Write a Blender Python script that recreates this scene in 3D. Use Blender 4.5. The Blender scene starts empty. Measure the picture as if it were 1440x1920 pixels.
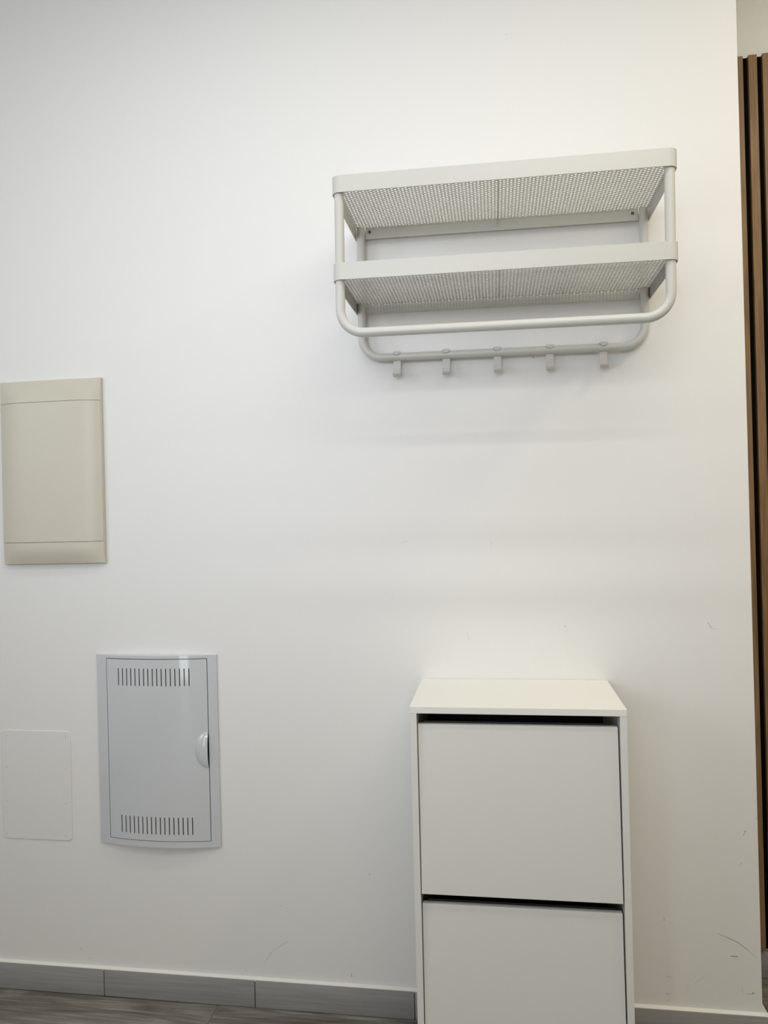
import bpy, bmesh, math, random
from mathutils import Matrix, Vector

# ------------------------------------------------------------------ camera
S = bpy.context.scene
C = S.collection
FPX = 1378.4971
YAW, PITCH, ROLL = 0.1491, 0.0020, -0.0253
fw = Vector((-math.sin(YAW)*math.cos(PITCH), math.cos(YAW)*math.cos(PITCH), math.sin(PITCH)))
rt = Vector((math.cos(YAW), math.sin(YAW), 0)); up = rt.cross(fw)
r2 = math.cos(ROLL)*rt + math.sin(ROLL)*up
u2 = -math.sin(ROLL)*rt + math.cos(ROLL)*up
cam = bpy.data.cameras.new('camera'); camo = bpy.data.objects.new('camera', cam); C.objects.link(camo)
M = Matrix.Identity(4)
for i in range(3):
    M[i][0], M[i][1], M[i][2] = r2[i], u2[i], -fw[i]
M[0][3], M[1][3], M[2][3] = 0.2079, -1.9989, 1.3824
camo.matrix_world = M
cam.sensor_fit = 'VERTICAL'; cam.sensor_height = 36.0; cam.lens = 36.0*FPX/1920.0
cam.clip_start = 0.05
S.camera = camo

# ------------------------------------------------------------------ light
CEIL = 3.12
w = bpy.data.worlds.new('world'); S.world = w; w.use_nodes = True
w.node_tree.nodes['Background'].inputs[0].default_value = (0.9, 0.95, 1.0, 1)
w.node_tree.nodes['Background'].inputs[1].default_value = 0.3

def area(name, loc, target, sx, sy, power, col, spread=180):
    l = bpy.data.lights.new(name, 'AREA'); l.shape = 'RECTANGLE'; l.size = sx; l.size_y = sy
    l.energy = power; l.color = col; l.spread = math.radians(spread)
    o = bpy.data.objects.new(name, l); C.objects.link(o); o.location = loc
    d = (Vector(target)-Vector(loc)).normalized()
    z = -d; x = Vector((0, 0, 1)).cross(z)
    x = Vector((1, 0, 0)) if x.length < 1e-4 else x.normalized()
    y = z.cross(x)
    o.matrix_world = Matrix.Translation(loc) @ Matrix((x, y, z)).transposed().to_4x4()
    return o
LIGHTS = {
    'strip_light_near': dict(loc=(0.25, -0.88, 3.05), target=(0.25, -0.88, 0), sx=2.2, sy=0.05, power=9.140, col=(0.977, 0.990, 1.000), spread=180),
    'strip_light_far': dict(loc=(0.25, -2.0, 3.05), target=(0.25, -2.0, 0), sx=2.2, sy=0.06, power=8.400, col=(1.000, 1.000, 0.952), spread=180),
    'ceiling_panel_light': dict(loc=(0.8, -1.9, 3.05), target=(0.8, -1.9, 0), sx=1.2, sy=1.2, power=15.560, col=(1.000, 0.891, 0.763), spread=180),
    'far_wall_fill_light': dict(loc=(1.75, -0.75, 3.05), target=(1.75, -0.6, 0), sx=0.3, sy=0.3, power=11.185, col=(1.000, 0.860, 0.511), spread=180),  # added warm light out of view, brightens the far wall
    'left_window_light': dict(loc=(-2.5, -2.6, 1.9), target=(0, -2.6, 1.9), sx=1.4, sy=1.4, power=10.340, col=(0.934, 0.921, 1.000), spread=180),
    'left_grazing_fill_light': dict(loc=(-2.55, -1.6, 2.2), target=(0, -1.0, 2.0), sx=1.4, sy=1.2, power=15.000, col=(0.800, 0.900, 1.000), spread=150),  # added grazing light from the left, strengthens the shadows beside the tubes
    'front_fill_light': dict(loc=(-0.6, -4.12, 2.2), target=(-0.2, 0, 1.8), sx=1.6, sy=1.2, power=4.890, col=(0.810, 0.874, 1.000), spread=45),  # added narrow-beam fill from behind the camera, not a known window
    'glazed_door_light': dict(loc=(-1.46, -4.1, 1.05), target=(-1.46, 0, 1.05), sx=0.32, sy=2.0, power=7.350, col=(0.857, 0.952, 1.000), spread=180),
}
for n, k in LIGHTS.items():
    area(n, **k)
S.view_settings.view_transform = 'Standard'
S.view_settings.look = 'None'
S.view_settings.gamma = 1.0
S.view_settings.use_curve_mapping = False
S.view_settings.exposure = 0.0

# ------------------------------------------------------------------ helpers
def new(name, verts, faces, mats, parent=None, smooth=False, midx=None, angle=40):
    me = bpy.data.meshes.new(name); me.from_pydata(verts, [], faces); me.validate(); me.update()
    for m in (mats if isinstance(mats, (list, tuple)) else [mats]):
        me.materials.append(m)
    if midx: me.polygons.foreach_set('material_index', midx)
    bm = bmesh.new(); bm.from_mesh(me)
    bmesh.ops.recalc_face_normals(bm, faces=bm.faces)
    bm.to_mesh(me); bm.free()
    if smooth:
        me.polygons.foreach_set('use_smooth', [True]*len(me.polygons))
        me.set_sharp_from_angle(angle=math.radians(angle))
    o = bpy.data.objects.new(name, me); C.objects.link(o)
    if parent: o.parent = parent
    return o

class MB:
    """collects shapes of one part"""
    def __init__(s): s.v = []; s.f = []
    def add(s, v, f):
        n = len(s.v); s.v += [tuple(p) for p in v]; s.f += [tuple(i+n for i in q) for q in f]; return s
    def box(s, x0, x1, y0, y1, z0, z1, b=0.0):
        bm = bmesh.new()
        bmesh.ops.create_cube(bm, size=1)
        for v in bm.verts:
            v.co = ((x0+x1)/2+v.co.x*(x1-x0), (y0+y1)/2+v.co.y*(y1-y0), (z0+z1)/2+v.co.z*(z1-z0))
        if b > 0:
            bmesh.ops.bevel(bm, geom=bm.edges[:], offset=b, segments=2, profile=0.5, affect='EDGES')
        bm.verts.index_update()
        s.add([v.co[:] for v in bm.verts], [[v.index for v in f.verts] for f in bm.faces]); bm.free(); return s
    def tube(s, path, r, n=20, caps=True):
        P = [Vector(p) for p in path]; rings = []
        T = [(P[min(i+1, len(P)-1)]-P[max(i-1, 0)]).normalized() for i in range(len(P))]
        a = Vector((0, 1, 0)) if abs(T[0].y) < .9 else Vector((1, 0, 0))
        a = (a-T[0]*a.dot(T[0])).normalized()
        v = []
        for p, t in zip(P, T):
            a = (a-t*a.dot(t)).normalized(); b = t.cross(a)
            v += [p+r*(math.cos(2*math.pi*k/n)*a+math.sin(2*math.pi*k/n)*b) for k in range(n)]
        f = [(i*n+k, i*n+(k+1) % n, (i+1)*n+(k+1) % n, (i+1)*n+k) for i in range(len(P)-1) for k in range(n)]
        if caps: f += [tuple(range(n)), tuple(range((len(P)-1)*n, len(P)*n))]
        return s.add(v, f)
    def strip(s, path, normals, h0, h1, t, axis):
        """a band: path points, offset inward by t along normals, extruded h0..h1 along axis"""
        ax = Vector(axis); v = []
        for p, nn in zip(path, normals):
            p = Vector(p); q = p+Vector(nn)*t
            v += [p+ax*h0, p+ax*h1, q+ax*h1, q+ax*h0]
        f = []
        for i in range(len(path)-1):
            for k in range(4):
                f.append((i*4+k, i*4+(k+1) % 4, (i+1)*4+(k+1) % 4, (i+1)*4+k))
        e = (len(path)-1)*4
        f += [(0, 1, 2, 3), (e, e+1, e+2, e+3)]
        return s.add(v, f)
    def disc(s, c, r, depth, n=14, nrm='y'):
        cx, cy, cz = c; v = []
        for d in (0, depth):
            v += [(cx+r*math.cos(2*math.pi*k/n), cy+d, cz+r*math.sin(2*math.pi*k/n)) for k in range(n)]
        f = [tuple(range(n)), tuple(range(n, 2*n))]+[(k, (k+1) % n, n+(k+1) % n, n+k) for k in range(n)]
        return s.add(v, f)
    def prism_x(s, prof, x0, x1):
        n = len(prof)
        v = [(x0, y, z) for y, z in prof]+[(x1, y, z) for y, z in prof]
        f = [tuple(range(n)), tuple(range(n, 2*n))]+[(k, (k+1) % n, n+(k+1) % n, n+k) for k in range(n)]
        return s.add(v, f)
    def build(s, name, mats, parent=None, smooth=False, angle=40):
        return new(name, s.v, s.f, mats, parent, smooth, angle=angle)

def grid_plate(xs, zs, hole, yf, t):
    """plate on an x-z grid with cells left out; front at yf(x,z), back at +t"""
    nx, nz = len(xs), len(zs); v = []
    for d in (0, t):
        for z in zs:
            for x in xs: v.append((x, yf(x, z)+d, z))
    N = nx*nz; keep = {}
    for j in range(nz-1):
        for i in range(nx-1):
            if not hole(.5*(xs[i]+xs[i+1]), .5*(zs[j]+zs[j+1])): keep[i, j] = 1
    f = []
    for (i, j) in keep:
        a, b, c, d = j*nx+i, j*nx+i+1, (j+1)*nx+i+1, (j+1)*nx+i
        f += [(a, b, c, d), (a+N, d+N, c+N, b+N)]
        for (di, dj, p, q) in ((0, -1, a, b), (1, 0, b, c), (0, 1, c, d), (-1, 0, d, a)):
            if (i+di, j+dj) not in keep: f.append((p, p+N, q+N, q))
    used = sorted({k for q in f for k in q}); mp = {k: n for n, k in enumerate(used)}
    return [v[k] for k in used], [tuple(mp[k] for k in q) for q in f]

def root(name, loc, label, cat, group=None):
    o = bpy.data.objects.new(name, None); C.objects.link(o); o.location = loc; o.empty_display_size = .1
    o['label'] = label; o['category'] = cat
    if group: o['group'] = group
    return o
def struct(o): o['kind'] = 'structure'; return o

# ------------------------------------------------------------------ materials
def mat(name, col, rough=.5, spec=.5, bump=0, bscale=200, vary=0, vscale=8, metallic=0, coat=0):
    m = bpy.data.materials.new(name); m.use_nodes = True
    nt = m.node_tree; b = nt.nodes['Principled BSDF']
    b.inputs['Base Color'].default_value = (*col, 1); b.inputs['Roughness'].default_value = rough
    b.inputs['Specular IOR Level'].default_value = spec; b.inputs['Metallic'].default_value = metallic
    b.inputs['Coat Weight'].default_value = coat; b.inputs['Coat Roughness'].default_value = .05
    if bump or vary:
        tc = nt.nodes.new('ShaderNodeTexCoord')
    if bump:
        n = nt.nodes.new('ShaderNodeTexNoise'); n.inputs['Scale'].default_value = bscale; n.inputs['Detail'].default_value = 3
        nt.links.new(tc.outputs['Object'], n.inputs['Vector'])
        bp = nt.nodes.new('ShaderNodeBump'); bp.inputs['Strength'].default_value = bump; bp.inputs['Distance'].default_value = .001
        nt.links.new(n.outputs['Fac'], bp.inputs['Height']); nt.links.new(bp.outputs['Normal'], b.inputs['Normal'])
    if vary:
        n = nt.nodes.new('ShaderNodeTexNoise'); n.inputs['Scale'].default_value = vscale
        nt.links.new(tc.outputs['Object'], n.inputs['Vector'])
        r = nt.nodes.new('ShaderNodeMapRange'); r.inputs['To Min'].default_value = 1-vary; r.inputs['To Max'].default_value = 1+vary
        nt.links.new(n.outputs['Fac'], r.inputs['Value'])
        mx = nt.nodes.new('ShaderNodeVectorMath'); mx.operation = 'SCALE'; mx.inputs[0].default_value = col
        nt.links.new(r.outputs['Result'], mx.inputs['Scale']); nt.links.new(mx.outputs['Vector'], b.inputs['Base Color'])
    return m

def wood(name, c1, c2, c3, axis, rough=.5, fine=160, coarse=12, bump=.15, figure=0.5, swirl=1.2):
    """straight-grained wood or wood-print tile; axis = grain direction; each object gets its own offset"""
    m = bpy.data.materials.new(name); m.use_nodes = True; nt = m.node_tree; L = nt.links
    b = nt.nodes['Principled BSDF']; b.inputs['Roughness'].default_value = rough
    tc = nt.nodes.new('ShaderNodeTexCoord'); oi = nt.nodes.new('ShaderNodeObjectInfo')
    off = nt.nodes.new('ShaderNodeVectorMath'); off.operation = 'MULTIPLY_ADD'
    cmb = nt.nodes.new('ShaderNodeCombineXYZ')
    for k in range(3): L.new(oi.outputs['Random'], cmb.inputs[k])
    L.new(cmb.outputs[0], off.inputs[0]); off.inputs[1].default_value = (37, 53, 71); L.new(tc.outputs['Object'], off.inputs[2])
    def noise(scale, stretch, detail, dist=0):
        mp = nt.nodes.new('ShaderNodeMapping'); sc = [scale]*3; sc['xyz'.index(axis)] = scale*stretch
        mp.inputs['Scale'].default_value = sc; L.new(off.outputs[0], mp.inputs['Vector'])
        n = nt.nodes.new('ShaderNodeTexNoise'); n.inputs['Scale'].default_value = 1; n.inputs['Detail'].default_value = detail
        n.inputs['Distortion'].default_value = dist
        L.new(mp.outputs[0], n.inputs['Vector']); return n
    n1 = noise(fine, .03, 4); n2 = noise(coarse, .12, 3, swirl)
    mx = nt.nodes.new('ShaderNodeMath'); mx.operation = 'MULTIPLY_ADD'
    L.new(n2.outputs['Fac'], mx.inputs[0]); mx.inputs[1].default_value = figure
    m2 = nt.nodes.new('ShaderNodeMath'); m2.operation = 'MULTIPLY'; m2.inputs[1].default_value = 1-figure
    L.new(n1.outputs['Fac'], m2.inputs[0]); L.new(m2.outputs[0], mx.inputs[2])
    cr = nt.nodes.new('ShaderNodeValToRGB'); L.new(mx.outputs[0], cr.inputs[0])
    e = cr.color_ramp.elements; e[0].position = .33; e[0].color = (*c1, 1); e[1].position = .66; e[1].color = (*c3, 1)
    k = cr.color_ramp.elements.new(.5); k.color = (*c2, 1)
    L.new(cr.outputs[0], b.inputs['Base Color'])
    bp = nt.nodes.new('ShaderNodeBump'); bp.inputs['Strength'].default_value = bump; bp.inputs['Distance'].default_value = .0006
    L.new(mx.outputs[0], bp.inputs['Height']); L.new(bp.outputs[0], b.inputs['Normal'])
    return m

def wall_paint(name, col, marks):
    """matt wall paint with fine roller texture; marks = scuffs and scratches (x0,z0,x1,z1,width,strength) on the wall"""
    m = bpy.data.materials.new(name); m.use_nodes = True; nt = m.node_tree; L = nt.links
    b = nt.nodes['Principled BSDF']; b.inputs['Roughness'].default_value = .75; b.inputs['Specular IOR Level'].default_value = .3
    tc = nt.nodes.new('ShaderNodeTexCoord')
    n = nt.nodes.new('ShaderNodeTexNoise'); n.inputs['Scale'].default_value = 260; n.inputs['Detail'].default_value = 2
    n3 = nt.nodes.new('ShaderNodeTexNoise'); n3.inputs['Scale'].default_value = 14; n3.inputs['Detail'].default_value = 2
    L.new(tc.outputs['Object'], n.inputs['Vector']); L.new(tc.outputs['Object'], n3.inputs['Vector'])
    ad = nt.nodes.new('ShaderNodeMath'); ad.operation = 'MULTIPLY_ADD'; ad.inputs[1].default_value = 5.0
    L.new(n3.outputs['Fac'], ad.inputs[0]); L.new(n.outputs['Fac'], ad.inputs[2])
    bp = nt.nodes.new('ShaderNodeBump'); bp.inputs['Strength'].default_value = .10; bp.inputs['Distance'].default_value = .001
    L.new(ad.outputs[0], bp.inputs['Height']); L.new(bp.outputs[0], b.inputs['Normal'])
    if not marks:
        b.inputs['Base Color'].default_value = (*col, 1); return m
    g = bpy.data.node_groups.new('scratch', 'ShaderNodeTree')
    for nm, tp in (('P', 'NodeSocketVector'), ('A', 'NodeSocketVector'), ('BA', 'NodeSocketVector'), ('W', 'NodeSocketFloat'), ('K', 'NodeSocketFloat')):
        g.interface.new_socket(nm, in_out='INPUT', socket_type=tp)
    g.interface.new_socket('Mask', in_out='OUTPUT', socket_type='NodeSocketFloat')
    gi = g.nodes.new('NodeGroupInput'); go = g.nodes.new('NodeGroupOutput'); GL = g.links
    def vm(op, a, bb=None, sc=None):
        q = g.nodes.new('ShaderNodeVectorMath'); q.operation = op; GL.new(a, q.inputs[0])
        if bb is not None: GL.new(bb, q.inputs[1])
        if sc is not None: GL.new(sc, q.inputs['Scale'])
        return q
    pa = vm('SUBTRACT', gi.outputs['P'], gi.outputs['A']).outputs[0]
    d1 = vm('DOT_PRODUCT', pa, gi.outputs['BA']).outputs['Value']; d2 = vm('DOT_PRODUCT', gi.outputs['BA'], gi.outputs['BA']).outputs['Value']
    dv = g.nodes.new('ShaderNodeMath'); dv.operation = 'DIVIDE'; dv.use_clamp = True; GL.new(d1, dv.inputs[0]); GL.new(d2, dv.inputs[1])
    s = vm('SCALE', gi.outputs['BA'], sc=dv.outputs[0]).outputs[0]
    ln = vm('LENGTH', vm('SUBTRACT', pa, s).outputs[0]).outputs['Value']
    mr = g.nodes.new('ShaderNodeMapRange'); mr.interpolation_type = 'SMOOTHSTEP'
    GL.new(ln, mr.inputs['Value']); GL.new(gi.outputs['W'], mr.inputs['From Max']); GL.new(gi.outputs['K'], mr.inputs['To Min']); mr.inputs['To Max'].default_value = 0.0
    GL.new(mr.outputs['Result'], go.inputs['Mask'])
    acc = None
    for (x0, z0, x1, z1, wd, k) in marks:
        q = nt.nodes.new('ShaderNodeGroup'); q.node_tree = g; L.new(tc.outputs['Object'], q.inputs['P'])
        q.inputs['A'].default_value = (x0, 0, z0); q.inputs['BA'].default_value = (x1-x0+1e-5, 0, z1-z0)
        q.inputs['W'].default_value = wd; q.inputs['K'].default_value = k
        if acc is None: acc = q.outputs[0]
        else:
            a = nt.nodes.new('ShaderNodeMath'); a.operation = 'MAXIMUM'; L.new(acc, a.inputs[0]); L.new(q.outputs[0], a.inputs[1]); acc = a.outputs[0]
    mx = nt.nodes.new('ShaderNodeMix'); mx.data_type = 'RGBA'
    mx.inputs['A'].default_value = (*col, 1); mx.inputs['B'].default_value = (.16, .155, .14, 1)
    L.new(acc, mx.inputs['Factor']); L.new(mx.outputs['Result'], b.inputs['Base Color'])
    return m

MARKS = [  # scuffs on the wall: x0,z0,x1,z1,width,strength
    (0.7506, 0.2780, 0.7724, 0.2697, 0.0017, 0.50),
    (0.7724, 0.2697, 0.7967, 0.2589, 0.0018, 0.75),
    (0.7967, 0.2589, 0.8208, 0.2413, 0.0017, 0.70),
    (0.8208, 0.2413, 0.8422, 0.2222, 0.0014, 0.30),
    (0.7803, 0.2223, 0.7958, 0.2226, 0.0022, 0.80),
    (0.7815, 0.2169, 0.7996, 0.2181, 0.0012, 0.25),
    (0.8167, 0.1277, 0.8283, 0.1292, 0.0014, 0.50),
    (0.8296, 0.1300, 0.8322, 0.1316, 0.0028, 0.90),
    (0.6173, 0.3117, 0.6184, 0.3034, 0.0022, 0.35),
    (0.6229, 0.1609, 0.6294, 0.1571, 0.0020, 0.40),
    (0.6164, 0.1147, 0.6270, 0.1126, 0.0016, 0.45),
    (0.6212, 0.0956, 0.6266, 0.0988, 0.0018, 0.35),
    (0.6884, 0.1447, 0.7126, 0.1656, 0.0016, 0.18),
    (0.6682, 0.1225, 0.6726, 0.1436, 0.0020, 0.12),
    (0.8232, 0.5459, 0.8178, 0.5347, 0.0016, 0.60),
    (0.8206, 0.5458, 0.8244, 0.5446, 0.0018, 0.60),
    (0.8068, 0.4564, 0.8121, 0.4634, 0.0016, 0.35),
    (0.8484, 0.5796, 0.8497, 0.5783, 0.0018, 0.40),
    (0.8043, 0.1487, 0.8076, 0.1243, 0.0014, 0.20),
    (-0.4641, 0.1241, -0.4543, 0.1412, 0.0026, 0.22),
    (-0.4543, 0.1412, -0.4399, 0.1587, 0.0026, 0.25),
    (-0.4399, 0.1587, -0.3957, 0.1884, 0.0026, 0.20),
    (-0.2163, 0.1093, -0.2165, 0.1019, 0.0020, 0.70),
    (-0.5227, 0.1006, -0.5220, 0.0991, 0.0020, 0.55),
    (-0.6945, 0.1074, -0.6937, 0.1059, 0.0018, 0.35),
    (-0.9975, 0.1030, -0.9967, 0.1015, 0.0020, 0.50),
    (-1.0237, 0.1295, -1.0239, 0.1248, 0.0020, 0.30),
    (-0.1566, 0.3913, -0.1598, 0.3853, 0.0018, 0.40),
    (-0.4164, 0.2875, -0.4118, 0.2863, 0.0016, 0.30),
    (0.3193, 1.7887, 0.3220, 1.7871, 0.0022, 0.80),
    (0.7457, 1.0790, 0.7532, 1.0653, 0.0030, 0.30),
    (0.7532, 1.0653, 0.7674, 1.0625, 0.0030, 0.12),
    (-0.0474, 1.2990, -0.0296, 1.3060, 0.0012, 0.25),
    (-0.0779, 1.1444, -0.0733, 1.1502, 0.0014, 0.20),
    (0.3859, 1.0716, 0.3866, 1.0702, 0.0020, 0.60),
    (0.1281, 1.0577, 0.1304, 1.0346, 0.0012, 0.22),
    (0.1971, 1.2987, 0.1981, 1.2843, 0.0012, 0.25),
    (0.2711, 2.6581, 0.2717, 2.6566, 0.0018, 0.35),
    (-1.2233, 1.7885, -1.2225, 1.7877, 0.0010, 0.00),
]
WALLC = (.80, .79, .765)
M_wall = wall_paint('wall_paint', WALLC, MARKS)
M_wall2 = wall_paint('wall_paint_plain', WALLC, None)
M_ceil = mat('ceiling_paint', (.82, .82, .80), .8)
M_rack = mat('cream_powder_coat', (.58, .571, .528), .33, .45)
M_top_lit = mat('white_laminate_lit_top', (.82, .81, .755), .42, .45, vary=.01, vscale=5)  # same laminate as the doors, lightened for the light falling on the top
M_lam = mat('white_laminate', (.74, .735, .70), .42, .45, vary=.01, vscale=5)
M_edge = mat('white_laminate_edge', (.72, .715, .69), .5, .4)
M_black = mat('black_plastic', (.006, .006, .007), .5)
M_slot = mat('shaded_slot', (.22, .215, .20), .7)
M_cream = mat('cream_plastic', (.60, .565, .465), .4, .4)
M_grey = mat('grey_gloss_plastic', (.605, .622, .634), .07, .5, coat=.5)
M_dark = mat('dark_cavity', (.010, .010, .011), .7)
M_plate = mat('painted_plate', (.78, .77, .745), .6, .4)
M_screw = mat('painted_screw', (.22, .21, .20), .55)
M_brass = mat('bronze_screw', (.16, .11, .05), .4, .5, metallic=.8)
M_caulk = mat('white_caulk', (.80, .79, .74), .6)
M_felt = mat('black_felt', (.004, .004, .004), .95, .1)
M_oak = wood('oak_slat', (.135, .072, .026), (.225, .128, .054), (.285, .17, .078), 'z', .5, 220, 26)
M_floor = wood('grey_wood_floor', (.09, .079, .064), (.185, .167, .142), (.32, .298, .265), 'x', .45, 190, 16, .2, .55, 2.6)
M_tile = wood('grey_wood_skirting', (.27, .267, .26), (.31, .307, .30), (.345, .342, .335), 'x', .4, 150, 14, .08, .4)
M_grout = mat('grey_grout', (.33, .32, .30), .8)

# ------------------------------------------------------------------ the room
XE = 0.8525           # free end of the main wall
YF = 0.29             # wall behind it
XL, XR, YB = -2.6, 2.6, -4.2
struct(MB().box(XL, XE, 0, YF-.002, 0, CEIL).build('wall_back', M_wall))
struct(MB().box(XL-.1, XR+.1, YF, YF+.1, 0, CEIL).build('wall_far', M_wall2))
struct(MB().box(XL-.1, XL, YB-.1, YF, 0, CEIL).build('wall_left', M_wall2))
struct(MB().box(XR, XR+.1, YB-.1, YF, 0, CEIL).build('wall_right', M_wall2))
struct(MB().box(XL, XR, YB-.1, YB, 0, CEIL).build('wall_front', M_wall2))
struct(MB().box(XL-.1, XR+.1, YB-.1, YF+.1, CEIL, CEIL+.1).build('ceiling', M_ceil))
floor = struct(MB().box(XL-.1, XR+.1, YB-.1, YF+.1, -.12, -.0025).build('floor', M_grout))
# floor planks
PL, PW, G = 0.90, 0.23, 0.0010
rows = [(YF-PW*(r+1)+.0, YF-PW*r) for r in range(int((YF-YB)/PW)+1)]
pm = {}
rnd = random.Random(4)
for r, (y0, y1) in enumerate(rows):
    y0 = max(y0, YB)
    # the row along the wall has a joint at x = -0.60
    sh = (-0.602 if r in (1, 2) else -0.602+.45*(r % 2)+.17*rnd.random())
    x = sh-PL*math.ceil((sh-XL)/PL)
    while x < XR:
        a, b = max(x, XL), min(x+PL, XR)
        if b-a > .02 and y1-y0 > .02:
            key = (round(b-a, 3), round(y1-y0, 3))
            o = None
            if key not in pm:
                hw, hd = (b-a)/2, (y1-y0)/2
                o = MB().box(-hw+G, hw-G, -hd+G, hd-G, -.008, 0, .0008).build('plank', M_floor, floor)
                pm[key] = o.data
            else:
                o = bpy.data.objects.new('plank', pm[key]); C.objects.link(o); o.parent = floor
            o.location = ((a+b)/2, (y0+y1)/2, 0)
        x += PL

# skirting of wood-look tiles with a sloping bead of caulk
HS = 0.079
def skirting(name, joints, y0, y1, caulk=True):
    s = struct(MB().box(joints[0], joints[-1], y1-.003, y1-.0005, 0.001, HS-.004).build(name, M_grout))
    for a, b in zip(joints[:-1], joints[1:]):
        o = MB().box(-(b-a)/2+.0008, (b-a)/2-.0008, y0, y1-.003, .0012, HS, .0026).build('skirting_tile', M_tile, s, smooth=True, angle=30)
        o.location.x = (a+b)/2
    if caulk:
        n = 5; pr = [(y1-.0004, HS-.006), (y0+.0015, HS-.004)]
        for k in range(n+1):
            t = k/n; pr.append((y0+.0006+(y1-.0004-y0-.0006)*t, HS+.0006+.0042*(t**1.4)))
        MB().prism_x(pr, joints[0], joints[-1]).build('caulk_bead', M_caulk, s, smooth=True, angle=60)
    return s
skirting('baseboard_back', [XL, -2.315, -1.86, -1.4035, -.948, -.4925, -.041, .412, XE+.0140], -.0105, 0)
skirting('baseboard_far', [XE+.0150, 1.3, 1.755, 2.21, XR], YF-.0105, YF, False)
# return of the skirting round the free end of the wall
s = struct(MB().box(XE+.0005, XE+.003, .0, YF-.0115, .001, HS-.004).build('baseboard_right', M_grout))
MB().box(XE+.003, XE+.0140, .0008, YF-.0115, .0012, HS, .0016).build('skirting_tile', M_tile, s)
MB().add(*[[(XE+.0004, -.0104, HS-.004), (XE+.0135, -.0104, HS-.004), (XE+.0135, -.0098, HS+.0006), (XE+.0004, 0, HS+.0048),
            (XE+.0004, YF-.012, HS-.004), (XE+.0135, YF-.012, HS-.004), (XE+.0135, YF-.012, HS+.0006), (XE+.0004, YF-.012, HS+.0048)],
           [(0, 1, 2, 3), (4, 5, 6, 7), (0, 1, 5, 4), (1, 2, 6, 5), (2, 3, 7, 6), (3, 0, 4, 7)]]).build('caulk_bead', M_caulk, s)

# ------------------------------------------------------------------ slatted wood panel on the far wall
sp = root('slat_panel', (1.15, YF-.012, .0885), 'tall oak-brown slatted wood panel on black felt beyond the wall end', 'wall panel')
ztop, zbot = 2.683, .0885
MB().box(-.297, .45, .002, .0115, 0, ztop-zbot).build('felt_backing', M_felt, sp)
sl = None
for k in range(19):
    xc = .9413+.0386*k-1.15
    if sl is None:
        sl = MB().box(-.0118, .0118, -.011, .0019, 0, ztop-zbot, .0008).build('slat', M_oak, sp); o = sl
    else:
        o = sl.copy(); C.objects.link(o); o.parent = sp
    o.location = (xc, 0, .0008*((k*7) % 3))

# ------------------------------------------------------------------ hat rack
RX, RZ = 0.235, 2.0
rack = root('hat_rack', (RX, 0, RZ), 'cream metal two-tier hat rack with mesh shelves and hooks fixed on the wall', 'hat rack')
rack.rotation_euler = (0, .0115, 0)
HWX = .387                 # half width of the shelf rims
YFR, YBK = -.3215, -.006   # front and back ends of the rims
def rim_path(hw, yf, yb, r, n=8):
    P, N = [(-hw, yb, 0)], [(1, 0, 0)]
    for k in range(n+1):
        a = math.pi/2*k/n
        P.append((-hw+r-r*math.cos(a), yf+r-r*math.sin(a), 0)); N.append((math.cos(a), math.sin(a), 0))
    for k in range(n+1):
        a = math.pi/2*k/n
        P.append((hw-r+r*math.sin(a), yf+r-r*math.cos(a), 0)); N.append((-math.sin(a), math.cos(a), 0))
    P.append((hw, yb, 0)); N.append((-1, 0, 0))
    return P, N
def hexmesh(u0, u1, v0, v1, fn, t, au=.00865, bv=.0051, sc=.72):
    """expanded-metal sheet: staggered six-sided cells, each a ring round its hole; fn(u,v,d) -> point"""
    V, F = [], []
    nu = int((u1-u0)/au)+2; nv = int((v1-v0)/(2*bv))+2
    hx = [(.88, 0), (.12, 1), (-.12, 1), (-.88, 0), (-.12, -1), (.12, -1)]
    cu = lambda x: min(max(x, u0), u1); cv = lambda x: min(max(x, v0), v1)
    for i in range(nu):
        for j in range(-1, nv):
            cx = u0+i*au; cy = v0+j*2*bv+(bv if i % 2 else 0)
            if cx-.88*au > u1-1e-5 or cy-bv > v1-1e-5 or cy+bv < v0+1e-5: continue
            O = [(cu(cx+p*au), cv(cy+q*bv)) for p, q in hx]; I = [(cu(cx+p*au*sc*1.04), cv(cy+q*bv*sc)) for p, q in hx]
            n = len(V)
            V += [fn(*p, 0) for p in O]+[fn(*p, 0) for p in I]+[fn(*p, t) for p in O]+[fn(*p, t) for p in I]
            for k in range(6):
                l = (k+1) % 6
                F += [(n+k, n+l, n+6+l, n+6+k), (n+12+k, n+18+k, n+18+l, n+12+l), (n+6+k, n+6+l, n+18+l, n+18+k)]
    return V, F
def raw(name, V, F, m, parent):
    me = bpy.data.meshes.new(name); me.from_pydata(V, [], F); me.update(); me.materials.append(m)
    o = bpy.data.objects.new(name, me); C.objects.link(o); o.parent = parent; return o

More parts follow.
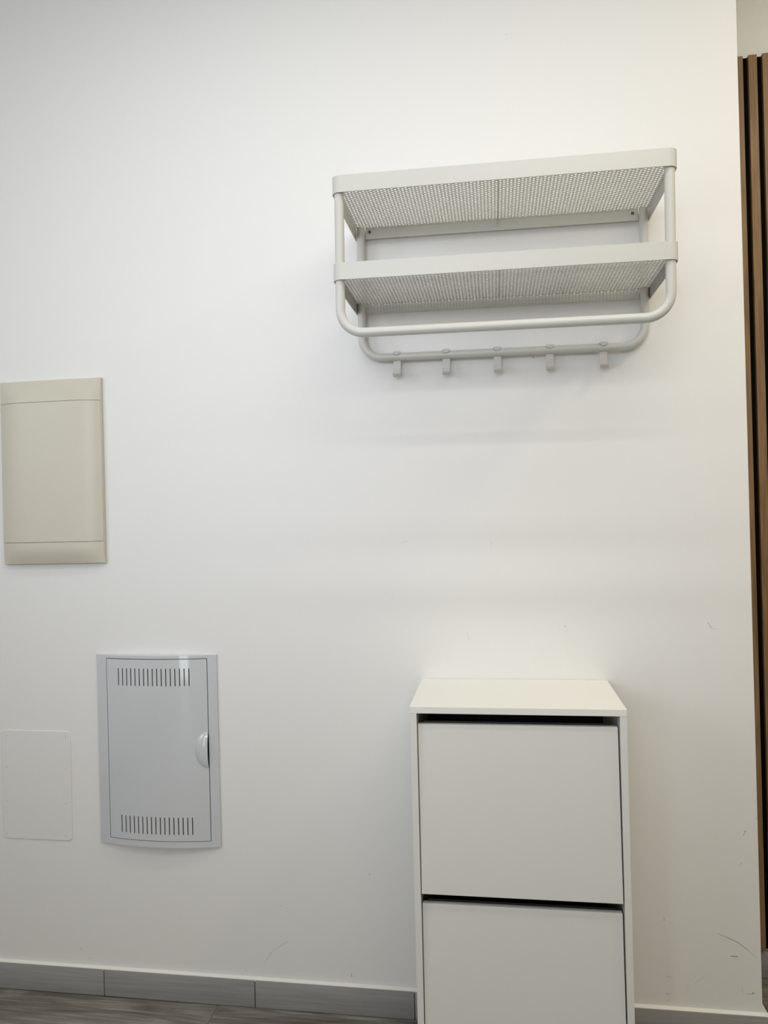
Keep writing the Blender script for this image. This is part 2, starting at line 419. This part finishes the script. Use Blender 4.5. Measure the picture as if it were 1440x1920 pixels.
BH = .0395
def rimclip(u, v, z, r=.0170):
    """keeps the sheet inside the rounded front corners of the rim"""
    cx, cy = HWX-.020, YFR+.020
    if abs(u) > cx and v < cy:
        dx, dy = abs(u)-cx, v-cy; q = math.hypot(dx, dy)
        if q > r: return (math.copysign(cx+dx*r/q, u), cy+dy*r/q, z)
    return (u, v, z)
ZU, ZL = 2.1285-RZ, 1.9250-RZ       # lower edges of the two rims
for nm, z0 in (('upper_rim', ZU), ('lower_rim', ZL)):
    P, N = rim_path(HWX, YFR, YBK, .020)
    MB().strip(P, N, z0, z0+BH, .0022, (0, 0, 1)).build(nm, M_rack, rack, smooth=True, angle=35)
xi = HWX-.0022-.0004
for nm, z0 in (('upper_mesh_shelf', ZU+BH-.006), ('lower_mesh_shelf', ZL+BH-.012)):
    V, F = hexmesh(-xi, xi, YFR+.0026, -.0135, lambda u, v, d, z=z0: rimclip(u, v, z-d), .0014)
    o = raw(nm, V, F, M_rack, rack)
    MB().tube([(-.0005, YFR+.004, z0-.0032), (-.0005, -.016, z0-.0032), (-.0005, -.0145, z0-.006), (-.0005, -.0140, z0-.014)] if nm[0] == 'u' else
              [(-.0005, YFR+.004, z0-.0032), (-.0005, -.016, z0-.0032)], .0021, 8).build('stiffening_rod', M_rack, o)
zl = ZL+BH-.012
for nm, fn, u0, u1 in (('back_mesh_lip', lambda u, v, d: (u, -.0135-d, v), -xi, xi),
                       ('side_mesh_lip', lambda u, v, d: (-xi+.0002+d, u, v), YFR+.024, -.0140),
                       ('side_mesh_lip', lambda u, v, d: (xi-.0002-d, u, v), YFR+.024, -.0140)):
    V, F = hexmesh(u0, u1, ZL+.0008, zl, fn, .0012, bv=.0021, sc=.64)
    raw(nm, V, F, M_rack, rack)
# wall plate of the upper shelf with its two screws
bb = MB().box(-.3600, .3600, -.0120, -.0095, ZU+.002, ZU+BH-.004, .0006)
bb.box(-.352, -.330, -.0095, -.0003, ZU+.006, ZU+.030); bb.box(.330, .352, -.0095, -.0003, ZU+.006, ZU+.030)
bb = bb.build('wall_plate', M_rack, rack)
for x in (-.3475, .3455):
    sc_ = MB().disc((x, -.0132, ZU+.0215), .0042, .0014, 14).disc((x, -.0138, ZU+.0215), .0018, .0008, 6).build('screw', M_brass, bb); sc_['label'] = 'small dark bronze screw'
# tubular frames
def u_path(x, y, ztop, zbar, r, n=10):
    P = [(-x, y, ztop)]
    for k in range(n+1):
        a = math.pi/2*k/n; P.append((-x+r-r*math.cos(a), y, zbar+r-r*math.sin(a)))
    for k in range(n+1):
        a = math.pi/2*k/n; P.append((x-r+r*math.sin(a), y, zbar+r-r*math.cos(a)))
    P.append((x, y, ztop)); return P
XT = .3708
MB().tube(u_path(XT, YFR+.0156, ZU+BH-.010, 1.8030-RZ, .055), .0111, 24).build('front_frame', M_rack, rack, smooth=True)
bf = MB().tube(u_path(XT, -.0195, ZU+BH-.010, 1.8030-RZ, .055), .0108, 24).build('back_frame', M_rack, rack, smooth=True)
# hooks: a flat strip below the rail that curls forward, and its half-round tab at the top of the rail
def hook_mesh():
    zr = 1.8030-RZ; P = [(-.0195, zr-.0108), (-.0213, zr-.030), (-.0215, zr-.0400)]
    R_, yc, zc = .0092, -.0215-.0092, zr-.0450
    for k in range(13):
        a = math.radians(10+ -215*k/12)
        P.append((yc+R_*math.cos(a), zc+R_*math.sin(a)))
    t = .0026; V, F = [], []
    hwid = .0098
    for i, (y, z) in enumerate(P):
        a = P[max(i-1, 0)]; b = P[min(i+1, len(P)-1)]
        d = Vector((b[0]-a[0], b[1]-a[1])).normalized(); nx, nz = -d.y*t/2, d.x*t/2
        V += [(-hwid, y+nx, z+nz), (hwid, y+nx, z+nz), (hwid, y-nx, z-nz), (-hwid, y-nx, z-nz)]
    for i in range(len(P)-1):
        for k in range(4): F.append((i*4+k, i*4+(k+1) % 4, i*4+4+(k+1) % 4, i*4+4+k))
    e = (len(P)-1)*4; F += [(0, 1, 2, 3), (e, e+1, e+2, e+3)]
    return V, F
def tab_mesh(wd, lo, hi, off, n=14):
    # rounded tongue that hugs the upper front of the rail and stands a little above it
    zr, yc, R_ = 1.8030-RZ, -.0195, .0108; V, F = [], []
    a1 = math.radians(56)
    def on(u, s, d):       # s = length up from the level of the rail axis along its front
        a = math.pi/2-s/R_
        if a > a1: return (u, yc-(R_+d)*math.sin(a), zr+(R_+d)*math.cos(a))
        e = s-(math.pi/2-a1)*R_
        return (u, yc-(R_+d)*math.sin(a1)+e*math.cos(a1)*.7, zr+(R_+d)*math.cos(a1)+e*math.sin(a1))
    mid = lo+wd*.85
    A = [(wd*math.cos(-math.pi+math.pi*k/n), mid+(mid-lo)*math.sin(-math.pi+math.pi*k/n)) for k in range(n+1)]
    S_ = sorted({round(s, 6) for u, s in A}); V, F = [], []
    # rows across the tongue, from its tip to its top
    rows = [((lo+(hi-lo)*k/10)) for k in range(11)]
    for d in (off, off-.0012):
        for s in rows:
            h = wd if s >= mid else wd*math.sqrt(max(0, 1-((mid-s)/(mid-lo))**2))
            V += [on(-h, s, d), on(-h*.5, s, d), on(0, s, d), on(h*.5, s, d), on(h, s, d)]
    m = 55
    for r in range(10):
        for k in range(4):
            i = r*5+k; F += [(i, i+1, i+6, i+5), (m+i, m+i+5, m+i+6, m+i+1)]
        F += [(r*5, r*5+5, m+r*5+5, m+r*5), (r*5+4, m+r*5+4, m+r*5+9, r*5+9)]
    F += [(50, 51, 52, 53, 54, m+54, m+53, m+52, m+51, m+50)]
    return V, F
hk = tb = None
for k, x in enumerate((-.0405, .0928, .2285, .3645, .5010)):
    if hk is None:
        hk = new('hook', *hook_mesh(), M_rack, rack, True, angle=35); h = hk
        tb = new('hook_tab', *tab_mesh(.0092, .0022, .0150, .0016), M_rack, hk, True, angle=35)
        hs_ = new('hook_slot_shade', *tab_mesh(.0100, .0014, .0120, .0004), M_slot, hk, True, angle=35)  # dark tongue behind the tab, stands for the shadow gap round it
    else:
        h = hk.copy(); C.objects.link(h); h.parent = rack
        for q in (tb, hs_):
            t2 = q.copy(); C.objects.link(t2); t2.parent = h
    h.location = (x-RX, 0, 0)

# ------------------------------------------------------------------ shoe cabinet
cab = root('shoe_cabinet', (0.245, 0, 0), 'narrow white shoe cabinet with tilting doors standing against the wall', 'cabinet')
CW, CD, CH, T = .245, .291, .9295, .0158
MB().box(-CW, CW, -CD, -.0012, CH-T, CH, .0007).build('top', M_top_lit, cab)
for sx in (-1, 1):
    x0, x1 = sorted((sx*CW, sx*(CW-T)))
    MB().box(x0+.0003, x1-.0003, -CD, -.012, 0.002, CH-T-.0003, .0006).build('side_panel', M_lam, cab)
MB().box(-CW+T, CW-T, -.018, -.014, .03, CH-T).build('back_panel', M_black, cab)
MB().box(-CW+T, CW-T, -CD+.012, -CD+.026, 0.002, .068, .0006).build('plinth', M_lam, cab)
xd = CW-T-.0022
DT = .0155
def door(z0, z1, lean):
    h = z1-z0
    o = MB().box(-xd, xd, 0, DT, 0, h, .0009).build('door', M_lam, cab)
    o.location = (-.0004, -CD+.0006, z0); o.rotation_euler = (-lean, 0, 0)
    o.rotation_euler.y = -.0012
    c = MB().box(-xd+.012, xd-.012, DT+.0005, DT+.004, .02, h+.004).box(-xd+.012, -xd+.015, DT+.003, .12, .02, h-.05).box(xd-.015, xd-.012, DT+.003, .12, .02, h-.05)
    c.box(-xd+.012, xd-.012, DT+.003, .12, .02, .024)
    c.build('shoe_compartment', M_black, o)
door(.4925, .8862, .026)
door(.0740, .4655, .027)

# ------------------------------------------------------------------ cream breaker box
BX0, BX1, BZ0, BZ1 = -1.2330, -.9125, 1.2590, 1.7985
bxm, bhw = (BX0+BX1)/2, (BX1-BX0)/2
brk = root('breaker_box', (bxm, 0, BZ0), 'cream plastic breaker box with closed front door, high on the wall above the screwed plate', 'electrical box')
def byd(x):       # front of the box: flat middle with rounded sides
    t = abs(x)/bhw; return -(.011+.022*(1-t**5))
MB().box(-bhw, bhw, -.010, -.0002, 0, BZ1-BZ0, .0012).build('base', M_cream, brk)
xs = [-bhw+.0015+(2*bhw-.003)*k/40 for k in range(41)]
ZA, ZB = 1.3235-BZ0, 1.7318-BZ0
def cover(name, z0, z1, taper):
    zs = [z0+(z1-z0)*k/10 for k in range(11)]
    def yf(x, z):
        t = (z-z0)/(z1-z0)
        q = 1-(t if taper > 0 else 1-t)
        k = .35+.65*math.sin(min(1, q*1.25)*math.pi/2)
        return -.0105+(byd(x)+.0105)*k
    v, f = grid_plate(xs, zs, lambda x, z: False, yf, .0022)
    return new(name, v, f, M_cream, brk, True, angle=50)
cover('lower_cover', .0015, ZA-.0006, -1)
cover('upper_cover', ZB+.0006, BZ1-BZ0-.0015, 1)
zs = [ZA+.0006+(ZB-ZA-.0012)*k/4 for k in range(5)]
v, f = grid_plate(xs, zs, lambda x, z: False, lambda x, z: byd(x)-.0008, .0025)
new('door', v, f, M_cream, brk, True, angle=50)
MB().box(-bhw+.0045, bhw-.0045, -.0125, -.0095, .030, BZ1-BZ0-.030).build('inner_frame', M_dark, brk)

# ------------------------------------------------------------------ grey slotted utility panel
UX0, UX1, UZ0, UZ1 = -.9494, -.5838, .4475, .9932
uxm, uhw, uh = (UX0+UX1)/2, (UX1-UX0)/2, UZ1-UZ0
utl = root('utility_panel', (uxm, 0, UZ0), 'glossy light grey curved utility panel with two rows of vent slots low on the wall', 'utility panel')
def uy(x): return -(.005+.021*(1-(x/uhw)**2))
dx0, dx1, dz0, dz1 = -.9137-uxm, -.6112-uxm, .4665-UZ0, .9825-UZ0
g = .0019
def brk_list(a, b, n, extra):
    L_ = sorted(set([round(a+(b-a)*k/n, 5) for k in range(n+1)]+[round(e, 5) for e in extra])); return L_
xs = brk_list(-uhw, uhw, 44, (dx0-g, dx1+g)); zs = brk_list(0, uh, 4, (dz0-g, dz1+g))
v, f = grid_plate(xs, zs, lambda x, z: dx0-g < x < dx1+g and dz0-g < z < dz1+g, lambda x, z: uy(x), .003)
fr = new('frame', v, f, M_grey, utl, True, angle=30)
sk = MB()
for (xa, xb, za, zb) in ((-uhw+.0004, uhw-.0004, .0004, .0025), (-uhw+.0004, uhw-.0004, uh-.0025, uh-.0004)):
    P = [(xa+(xb-xa)*k/40, uy(xa+(xb-xa)*k/40)+.0031, za) for k in range(41)]
    vv, ff = [], []
    for (x, y, z) in P: vv += [(x, y, za), (x, y, zb), (x, -.0003, zb), (x, -.0003, za)]
    for i in range(40):
        for k in range(4): ff.append((i*4+k, i*4+(k+1) % 4, i*4+4+(k+1) % 4, i*4+4+k))
    ff += [(0, 1, 2, 3), (160, 161, 162, 163)]
    sk.add(vv, ff)
sk.box(-uhw+.0004, -uhw+.0025, uy(uhw)+.0030, -.0003, .0004, uh-.0004).box(uhw-.0025, uhw-.0004, uy(uhw)+.0030, -.0003, .0004, uh-.0004)
sk.build('frame_edge', M_grey, utl)
# door with real slots and a raised finger grip at its right edge
sx = [-.875+.214*k/16-uxm for k in range(17)]; SW = .0015
rowsz = [(.4845-UZ0, .5340-UZ0), (.9070-UZ0, .9567-UZ0)]
ex = [e for s_ in sx for e in (s_-SW, s_+SW)]
gx, gz, gw, gh, gd = dx1, .7235-UZ0, .036, .050, .0115
xs = sorted(set([round(x, 5) for x in ex+[dx0+(dx1-dx0)*k/26 for k in range(27)]+[dx1-.040+.040*k/20 for k in range(21)]]))
xs = [x for i, x in enumerate(xs) if i == 0 or x-xs[i-1] > .0004]
zs = sorted(set([round(z, 5) for r_ in rowsz for z in r_]+[round(dz0+(dz1-dz0)*k/10, 5) for k in range(11)]+[round(gz-.054+.108*k/36, 5) for k in range(37)]))
zs = [z for i, z in enumerate(zs) if i == 0 or z-zs[i-1] > .0004]
def udoor(x, z):
    q = 1-((x-gx)/gw)**2-((z-gz)/gh)**2
    return uy(x)-.0004-(gd*.8*q**.62 if q > 0 else 0)
def slot(x, z):
    return any(a < z < b for a, b in rowsz) and any(abs(x-s_) < SW*.98 for s_ in sx)
v, f = grid_plate(xs, zs, slot, udoor, .0022)
new('door', v, f, M_grey, utl, True, angle=28)
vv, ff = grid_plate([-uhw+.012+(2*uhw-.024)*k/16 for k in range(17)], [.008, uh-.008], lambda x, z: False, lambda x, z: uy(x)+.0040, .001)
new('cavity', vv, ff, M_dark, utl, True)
MB().box(dx1-.006, dx1-.001, uy(dx1)-.004, uy(dx1)+.003, gz-.010, gz+.006, .0006).build('latch', M_dark, utl)

# ------------------------------------------------------------------ painted cover plate with eight screws
PX0, PX1, PZ0, PZ1 = -1.2612, -1.0402, .4438, .7667
pl = root('cover_plate', ((PX0+PX1)/2, 0, PZ0), 'flat wall-coloured cover plate with rounded corners and eight small screws', 'cover plate')
pw, ph, pr = (PX1-PX0)/2, PZ1-PZ0, .014
def rr(inset, y):
    P = []; r = pr-inset*.6
    for cx, cz, a0 in ((pw-inset-r, ph-inset-r, 0), (-pw+inset+r, ph-inset-r, 90), (-pw+inset+r, inset+r, 180), (pw-inset-r, inset+r, 270)):
        for k in range(7):
            a = math.radians(a0+90*k/6); P.append((cx+r*math.cos(a), y, cz+r*math.sin(a)))
    return P
L0, L1, L2 = rr(0, -.0002), rr(0, -.0012), rr(.0014, -.0022); n = len(L0)
F = [tuple(range(2*n, 3*n)), tuple(range(n))]
for a in (0, n):
    F += [(a+k, a+(k+1) % n, a+n+(k+1) % n, a+n+k) for k in range(n)]
plate = new('plate', L0+L1+L2, F, M_plate, pl, False)
sc0 = None
for (x, z) in ((-1.2445, .7510), (-1.0557, .7496), (-1.2465, .6569), (-1.0573, .6546), (-1.2488, .5553), (-1.0600, .5537), (-1.2515, .4600), (-1.0612, .4600)):
    if sc0 is None:
        m_ = MB().disc((0, -.0029, 0), .0028, .0009, 12).disc((0, -.0031, 0), .0012, .0004, 6)
        sc0 = new('screw', m_.v, m_.f, [M_plate, M_screw], pl, midx=[0]*14+[1]*8); o = sc0
    else:
        o = sc0.copy(); C.objects.link(o); o.parent = pl
    o.location = (x-(PX0+PX1)/2, 0, z-PZ0)
